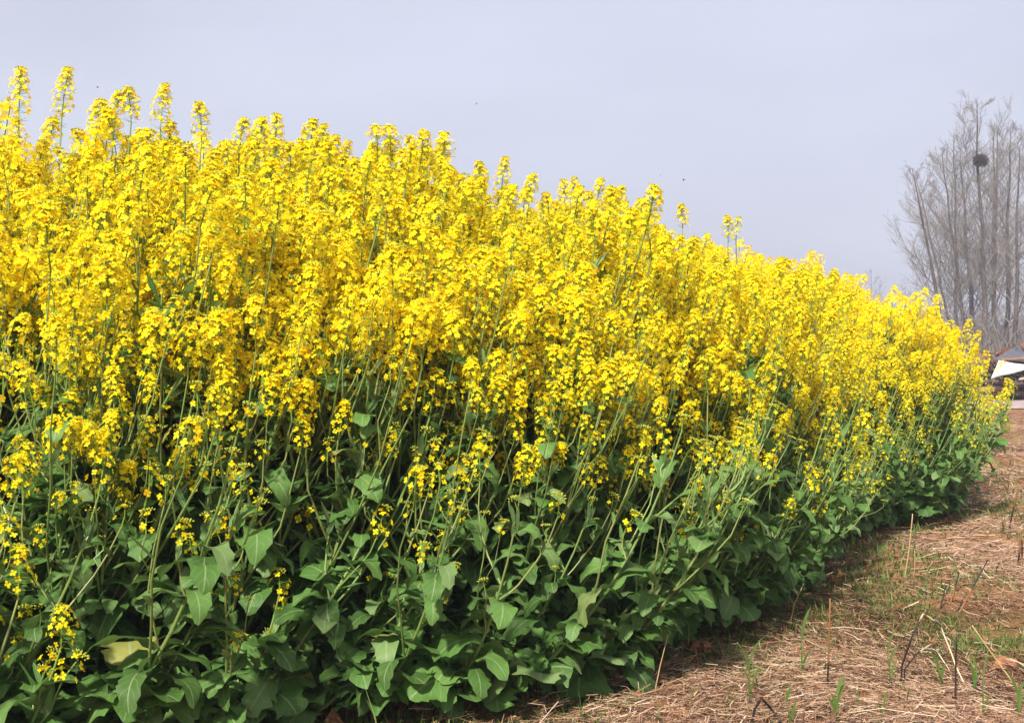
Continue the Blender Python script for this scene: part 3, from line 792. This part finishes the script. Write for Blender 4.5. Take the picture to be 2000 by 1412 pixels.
reed(1638, 1425, 1330, 4, 'broad bright green reed shoot at the bottom, right of the brown stalk', .007)
reed(1548, 1425, 1345, 2, 'small broad-leaved reed shoot at the bottom, near the folded V stalk', .006, -.2)
reed(1846, 1365, 1292, 3, 'short bushy reed shoot between the folded stalk and the straight black one', .005, -.2)
reed(1900, 1375, 1295, 4, 'leafy reed shoot right of the straight black stalk', .005, .2)
reed(1922, 1425, 1300, 2, 'thin pale green reed shoot at the lower right', .003)
reed(1715, 1420, 1352, 3, 'low reed shoot at the bottom left of the folded stalk', .004, .3)
reed(1990, 1420, 1330, 4, 'grassy reed shoot in the bottom right corner', .005)

# clods, dead leaves
M_clod = mat_flat('clod_soil', (.27, .125, .062), .95, 40, .5)
def clod(px, py, s, label, seed):
    x, y = gp(px, py); rs = np.random.RandomState(seed)
    n1, n2 = 9, 12; th = np.linspace(0, math.pi, n1)[:, None]; ph = (np.arange(n2) * 2 * math.pi / n2)[None]
    d = np.stack([np.sin(th) * np.cos(ph), np.sin(th) * np.sin(ph), np.cos(th) * np.ones_like(ph)], -1)
    r = s * (1 + (noise2(d[..., 0] * 2.3 + 9, d[..., 1] * 2.3 + d[..., 2] * 1.7, seed) - .5) * .8 + rs.normal(0, .04, d.shape[:2])); r[0] = r[0].mean(); r[-1] = r[-1].mean()
    V = (d * r[..., None] * [1.15, 1, .75]).reshape(-1, 3); i = np.arange(n1 - 1)[:, None] * n2; j = np.arange(n2)[None]; j2 = (j + 1) % n2
    f = np.stack([i + j, i + n2 + j, i + n2 + j2, i + j2], -1).reshape(-1, 4)
    a = Acc(); a.add(V, f, (0, 0, 0)); o = obj('soil_clod', a.mesh('soil_clod', [M_clod])); o.location = (x, y, float(gz(x, y)) + s * .35)
    tag(o, label, 'clod')
clod(1085, 1255, .04, 'large reddish soil clod under the middle leaves', 1)
clod(1372, 1268, .035, 'soil clod at the leafy margin beside a straw heap', 2)
clod(905, 1345, .03, 'soil clod in the shade of the hanging front leaf', 3)
clod(1320, 1402, .03, 'soil clod at the bottom edge, middle of the straw', 4)
clod(1640, 1395, .025, 'small soil clod behind the bright reed shoot', 5)
clod(1965, 1320, .035, 'dark soil clod by the slanting tan stalk', 6)
clod(1938, 915, .06, 'dark clod high on the right near the corner plants', 7)
clod(820, 1395, .025, 'soil clod at the bottom, left end of the bare ground', 8)

# ------------------------------------------------------------------ bare trees
def bare_tree(x, y, H, seed, label, group=None, lean=(0, 0), dens=1.0, mats=None, rt=None, spread=1.15):
    rs = np.random.RandomState(seed); tr = Acc(); cr = Acc()
    o = empty('bare_poplar', (x, y, 0), label, 'tree', group)
    k = 12; t = np.linspace(0, 1, k); wob = rs.normal(0, .02, (k, 2)).cumsum(0) * H * .18
    pts = np.stack([lean[0] * H * t ** 1.2 + wob[:, 0], lean[1] * H * t + wob[:, 1], H * t], 1); pts[0] = 0
    r0 = rt or H * rs.uniform(.0075, .0115)
    tube(tr, pts, r0 * (1 - t) ** .8 + .012, 7)
    def shoot(p, d, L, r, lev):
        n = 5 if lev < 2 else 4; c = [p]; dd = d / np.linalg.norm(d); step = L / (n - 1)
        for q in range(n - 1):
            dd = dd + np.array([0, 0, .09 if lev < 3 else .02]) + rs.normal(0, .13, 3); dd /= np.linalg.norm(dd); c.append(c[-1] + dd * step)
        c = np.array(c); tube(cr, c, np.linspace(r, max(.0035, r * .3), n), 4 if lev < 2 else 3, 0, .5, False)
        if lev >= 3: return
        m = int({1: 13, 2: 8}[lev] * dens * (.7 + .6 * rs.random()))
        for q in range(m):
            tt = rs.uniform(.15, 1.0); pp, pd = at(c, tt); pd = pd / np.linalg.norm(pd)
            a = rs.uniform(0, 6.28); side = np.array([math.cos(a), math.sin(a), rs.uniform(-.1, .3)])
            shoot(pp, pd * 1.0 + side * rs.uniform(.5, .95), L * {1: rs.uniform(.25, .5) * (1.15 - .5 * tt), 2: rs.uniform(.3, .6)}[lev], max(.0042, r * .34), lev + 1)
    nbr = int(27 * dens)
    for i in range(nbr):
        tt = .14 + .84 * (i + rs.random()) / nbr; p, d = at(pts, tt); a = i * 2.4 + rs.uniform(-.5, .5)
        side = np.array([math.cos(a), math.sin(a), 0]); el = rs.uniform(.55, .95) * spread
        L = min(H * (.38 * (1 - tt) ** .7 + .05) * rs.uniform(.75, 1.15), (H * 1.03 - p[2]) * 1.05 + .1)
        shoot(p, np.array([0, 0, 1.0]) + side * el, L, r0 * (1 - tt) ** .8 * .26 + .006, 1)
    obj('trunk', tr.mesh('trunk', [mats[0] if mats else M_bark], True), o); obj('crown', cr.mesh('crown', [mats[1] if mats else M_twig]), o)
    return pts
TD = 50.0
def tx(px, dep): return (px - 1000) * dep / F
trees = [(1853, 50.5, 8.6, (-.17, 0), 'slim bare tree leaning left, leftmost trunk of the grove', .85),
         (1888, 52.0, 9.4, (-.10, .0), 'bare tree with a slim trunk just left of the nest tree', .9),
         (1924, 50.0, 11.2, (-.035, 0), 'tallest bare tree with a thick trunk carrying the bird nest', 1.0),
         (1903, 55.0, 10.2, (-.08, .0), 'bare tree behind the nest tree, its thin trunk close on the left', .8),
         (1964, 51.5, 10.3, (.02, 0), 'bare tree with a thin trunk right of the nest tree', .9),
         (1980, 49.0, 9.2, (.04, 0), 'dark slender bare tree nearest the right picture edge', .8),
         (1868, 58.0, 9.2, (-.22, 0), 'low wide bare tree at the back left of the grove', .8),
         (1945, 57.0, 11.4, (.02, 0), 'pale bare tree farthest back in the grove, right of the thick trunk', .8),
         (1878, 53.5, 10.3, (-.05, 0), 'bare tree with upright crown between the leftmost trunks and the nest tree', .75),
         (1942, 54.5, 10.9, (.02, 0), 'bare tree directly right of the nest tree, crown level with the nest', .75),
         (2012, 52.0, 10.2, (.0, 0), 'bare tree whose crown enters at the right picture edge', .9)]
nest_pts = None
for i, (px, dep, H, ln, lab, dn) in enumerate(trees):
    p = bare_tree(tx(px, dep), dep, H, 40 + i, lab, None, ln, dn)
    if i == 2: nest_pts = p
bare_tree(14.7, 31.0, 8.9, 71, 'nearer bare tree outside the right edge with one branch reaching into the sky', None, (-.0, 0), .7, spread=1.25)
for i, (px, dep, H) in enumerate([(1700, 130, 9.8), (1718, 140, 8.8), (1668, 150, 8.5), (1765, 120, 7.5)]):
    bare_tree(tx(px, dep), dep, H, 90 + i, ['faint far bare tree above the flowers, left of the grove', 'small faint bare tree right beside the taller far one', 'faintest far tree, leftmost on the skyline of flowers', 'low far bare tree against the left flank of the grove'][i], None, (0, 0), .6, mats=(M_twigf, M_twigf))

def nest():
    dep = 50.0; z = CAMH + (HOR - 318) * dep / F; xt = np.interp(z, nest_pts[:, 2], nest_pts[:, 0]); yt = np.interp(z, nest_pts[:, 2], nest_pts[:, 1])
    rs = np.random.RandomState(6); a = Acc()
    for i in range(420):
        d = rs.normal(0, 1, 3); d /= np.linalg.norm(d); p = d * rs.uniform(.10, .27) * [1, 1, .8]
        q = np.cross(d, rs.normal(0, 1, 3)); q /= np.linalg.norm(q); L = rs.uniform(.08, .26)
        tube(a, [p - q * L, p + d * .01, p + q * L], .009, 3, 0, .5, False)
    o = obj('bird_nest', a.mesh('bird_nest', [mat_flat('nest_sticks', (.03, .022, .018), .9, 8)]))
    o.location = (tx(trees[2][0], 50) + xt, 50 + yt - .35, z); tag(o, 'round dark nest of sticks high in the tallest bare tree', 'bird nest')
nest()

# thicket and dry scrub under the trees
def thicket(name, x0, x1, y0, y1, n, h, r, mat, label, seed, lean=.35, cat='brushwood'):
    rs = np.random.RandomState(seed); a = Acc()
    for i in range(n):
        x, y = rs.uniform(x0, x1), rs.uniform(y0, y1); H = h * rs.uniform(.35, 1.0)
        l = rs.normal(0, lean, 2) * H
        mid = np.array([x + l[0] * .35, y + l[1] * .35, H * .55]); e = np.array([x + l[0], y + l[1], H])
        tube(a, [[x, y, -.03], mid, e], [r, r * .8, r * .4], 3, 0, .5, False)
        for q in range(3):
            b = mid + (e - mid) * rs.uniform(0, .9); tube(a, [b, b + np.array([rs.normal(0, .25), rs.normal(0, .25), rs.uniform(.1, .4)]) * H * .5], [r * .5, r * .3], 3, 0, .5, False)
    tag(obj(name, a.mesh(name, [mat])), label, cat, kind='stuff')
thicket('brushwood', 12, 30, 46, 62, 2600, 3.0, .014, M_twig, 'tangled grey undergrowth below the bare trees', 3)
thicket('dry_scrub', -5, 30, 31, 45, 3500, 1.0, .010, mat_bark('scrub', (.16, .10, .07), (.30, .20, .14), 3), 'low brown scrub on the far side of the rubbish heap', 4)
thicket('far_hedge', -30, 90, 110, 150, 5200, 5.0, .05, M_twigf, 'distant grey line of scrub on the horizon', 5)

def shrub(px, dep, h, label, col, seed):
    rs = np.random.RandomState(seed); a = Acc(); b = Acc(); x = tx(px, dep)
    o = empty('dry_shrub', (x, dep, 0), label, 'shrub')
    for i in range(70):
        an = rs.uniform(0, 6.28); e = np.array([math.cos(an), math.sin(an), 0]) * rs.uniform(.1, .55) * h + [0, 0, h * rs.uniform(.55, 1)]
        tube(a, [[0, 0, -.02], e * .5 + [0, 0, h * .1], e], [.012, .008, .004], 3, 0, .5, False)
        for q in range(26):
            p = e * rs.uniform(.5, 1.05) + rs.normal(0, .06, 3) * h; v = rs.normal(0, 1, (4, 3)) * .028
            b.add(p + v, [[0, 1, 2, 3]], (0, 0, rs.random()))
    obj('stems', a.mesh('stems', [M_twig]), o); obj('foliage', b.mesh('foliage', [mat_flat('dry_foliage', col, .8, 6)]), o)
shrub(1976, 27.0, 1.15, 'rust brown dead shrub behind the grey sheet', (.22, .075, .04), 1)
shrub(1950, 29.0, .95, 'pale brown dead shrub left of the rust brown one', (.27, .16, .10), 2)
shrub(2015, 27.5, 1.1, 'grey brown dead shrub at the right picture edge behind the heap', (.20, .13, .10), 3)

# ------------------------------------------------------------------ rubbish heap by the track
def slab(name, corners, th, mat, label, cat):
    """thin warped sheet given by four corners (x, y, z), with a real thickness"""
    c = np.array(corners, float); n = 8; u = np.linspace(0, 1, n); U, V = np.meshgrid(u, u, indexing='ij')
    P = (c[0] * ((1 - U) * (1 - V))[..., None] + c[1] * (U * (1 - V))[..., None] + c[2] * (U * V)[..., None] + c[3] * ((1 - U) * V)[..., None])
    nr = np.cross(c[1] - c[0], c[3] - c[0]); nr /= np.linalg.norm(nr)
    P = P + nr * (np.sin(U * 5 + V * 3) * .012 + np.cos(V * 6) * .01)[..., None]
    top = P.reshape(-1, 3); bot = top - nr * th; a = Acc()
    i = (np.arange(n - 1)[:, None] * n + np.arange(n - 1)[None]).reshape(-1); f = np.stack([i, i + n, i + n + 1, i + 1], -1); m = n * n
    rim = [q for q in range(n)] + [q * n + n - 1 for q in range(1, n)] + [(n - 1) * n + q for q in range(n - 2, -1, -1)] + [q * n for q in range(n - 2, 0, -1)]
    s = [[rim[q], rim[(q + 1) % len(rim)], rim[(q + 1) % len(rim)] + m, rim[q] + m] for q in range(len(rim))]
    org = c.mean(0); org[2] = c[:, 2].min()
    a.add(np.concatenate([top, bot]) - org, np.concatenate([f, f[:, ::-1] + m, s]), (0, 0, .5))
    o = obj(name, a.mesh(name, [mat])); o.location = org; tag(o, label, cat)
HD = 25.6
def hp(px, py, dy=0.0): d = HD + dy; return (tx(px, d), d, CAMH - (py - HOR) * d / F)
slab('white_panel', [hp(1936, 739, -.75), hp(1982, 726, -.7), hp(2016, 716, -.4), hp(1951, 704, -.3)], .025, mat_flat('white_sheet', (.62, .63, .65), .5, 5, .25), 'bright white sheet lying tilted on top of the rubbish heap', 'sheet')
slab('grey_sheet', [hp(1938, 703, .3), hp(2034, 706, .3), hp(2030, 690, 1.0), hp(1986, 676, 1.2)], .03, mat_flat('grey_sheet', (.10, .10, .115), .6, 4, .2), 'dark grey peaked sheet behind the white one', 'sheet')
def log(p0, p1, r, mat, label, name='log', cat='log'):
    p0, p1 = np.array(p0), np.array(p1); t = np.linspace(0, 1, 7)[:, None]; rs = np.random.RandomState(int(abs(p0[0] * 97)) % 9999)
    Q = (p1 - p0) * t + rs.normal(0, r * .25, (7, 3)); a = Acc(); tube(a, Q, np.full(7, r) * rs.uniform(.85, 1.1, 7), 9)
    tube(a, [Q[1], Q[0]], [r * .8, r * .8], 9)
    o = obj(name, a.mesh(name, [mat], True)); o.location = p0; tag(o, label, cat)
mB = mat_bark('dark_wood', (.05, .035, .03), (.14, .095, .075), 9); mR = mat_bark('brown_wood', (.16, .085, .05), (.28, .16, .10), 9); mP = mat_bark('pale_wood', (.38, .30, .25), (.50, .42, .36), 9)
log(hp(1955, 702, .2), hp(2022, 699, .1), .03, mR, 'brown pole lying between the grey and white sheets')
log(hp(1896, 745), hp(2020, 752, .3), .055, mB, 'dark log along the upper side of the heap under the white sheet')
log(hp(1900, 760, -.2), hp(1975, 765, .1), .07, mR, 'brown log in the middle of the heap')
log(hp(1915, 772, -.1), hp(2022, 768, .2), .06, mB, 'dark log near the bottom of the heap')
log(hp(1885, 781, -.2), hp(1952, 778), .05, mR, 'brown log on the ground at the left end of the heap')
log(hp(1965, 788, -.5), hp(2032, 786, -.4), .05, mP, 'pale bleached beam on the ground before the heap')
log(hp(1908, 735, .2), hp(1945, 700, .5), .025, mR, 'thin brown branch sticking up at the left of the heap')
log(hp(1990, 742), hp(2030, 728, .3), .03, mP, 'pale pole poking out under the right of the white sheet')
def heap():
    rs = np.random.RandomState(12); a = Acc(); x0, x1 = tx(1892, HD), tx(2120, HD)
    for i in range(2200):
        x = rs.uniform(x0, x1); top = np.interp(x, [x0, x0 + .5, x0 + 1.0, x1 - .6, x1], [.1, .6, .72, .75, .1]); z = rs.uniform(0, top); y = HD + .45 + abs(rs.normal(0, .35))
        d = rs.normal(0, 1, 3) * [1, .5, .35]; d /= np.linalg.norm(d); L = rs.uniform(.1, .5)
        p = np.array([x, y, z]); e = p + d * L; e[2] = max(.01, e[2]); tube(a, [p, (p + e) / 2 + rs.normal(0, .02, 3), e], rs.uniform(.006, .02), 3, 0, .5, False)
    tag(obj('brush_heap', a.mesh('brush_heap', [mB])), 'dark tangled heap of sticks and refuse under the sheets', 'brush heap', kind='stuff')
heap()

# ------------------------------------------------------------------ insects over the field
def bee(px, py, dep, label, s=1.0):
    a = Acc(); b = Acc(); x, y, z = world(px, py, dep); o = empty('flying_bee', (x, y, z), label, 'insect'); o.rotation_euler = (0, .2, px * .7)
    tube(a, [[-.007 * s, 0, 0], [-.003 * s, 0, .0005], [0, 0, .001], [.003 * s, 0, 0], [.007 * s, 0, -.001]], np.array([.0015, .003, .0022, .003, .0008]) * s, 8)
    obj('body', a.mesh('body', [mat_flat('bee_body', (.05, .03, .015), .6, 200)], True), o)
    for sg in (-1, 1):
        b.add(np.array([[0, 0, .002], [.003, sg * .004, .004], [-.001, sg * .010, .007], [-.004, sg * .006, .005]]) * s, [[0, 1, 2, 3]], (0, 0, .5))
    obj('wings', b.mesh('wings', [mat_flat('bee_wing', (.25, .24, .24), .3, 100)]), o)
bee(1335, 352, 4.5, 'dark bee flying above the flowers right of the middle', 1.1)
bee(1290, 343, 5.0, 'tiny bee flying just left of the larger dark one', .6)
bee(931, 204, 5.0, 'bee high in the sky over the middle of the field', .8)
bee(192, 172, 3.6, 'tiny bee hovering beside the highest flower spike', .5)

# ------------------------------------------------------------------ thin spring haze
def haze():
    m = bpy.data.materials.new('haze'); m.use_nodes = True; t = m.node_tree; t.nodes.clear()
    o = t.nodes.new('ShaderNodeOutputMaterial'); p = t.nodes.new('ShaderNodeVolumePrincipled')
    p.inputs['Color'].default_value = (.80, .82, .93, 1); p.inputs['Density'].default_value = .0028; p.inputs['Anisotropy'].default_value = .2
    t.links.new(p.outputs[0], o.inputs['Volume'])
    x0, x1, y0, y1, z0, z1 = -420, 420, -80, 930, -1.2, 15
    v = [(x, y, z) for x in (x0, x1) for y in (y0, y1) for z in (z0, z1)]
    me = bpy.data.meshes.new('haze'); me.from_pydata(v, [], [(0, 1, 3, 2), (4, 6, 7, 5), (0, 4, 5, 1), (2, 3, 7, 6), (0, 2, 6, 4), (1, 5, 7, 3)]); me.materials.append(m)
    tag(obj('haze', me), kind='stuff')
haze()
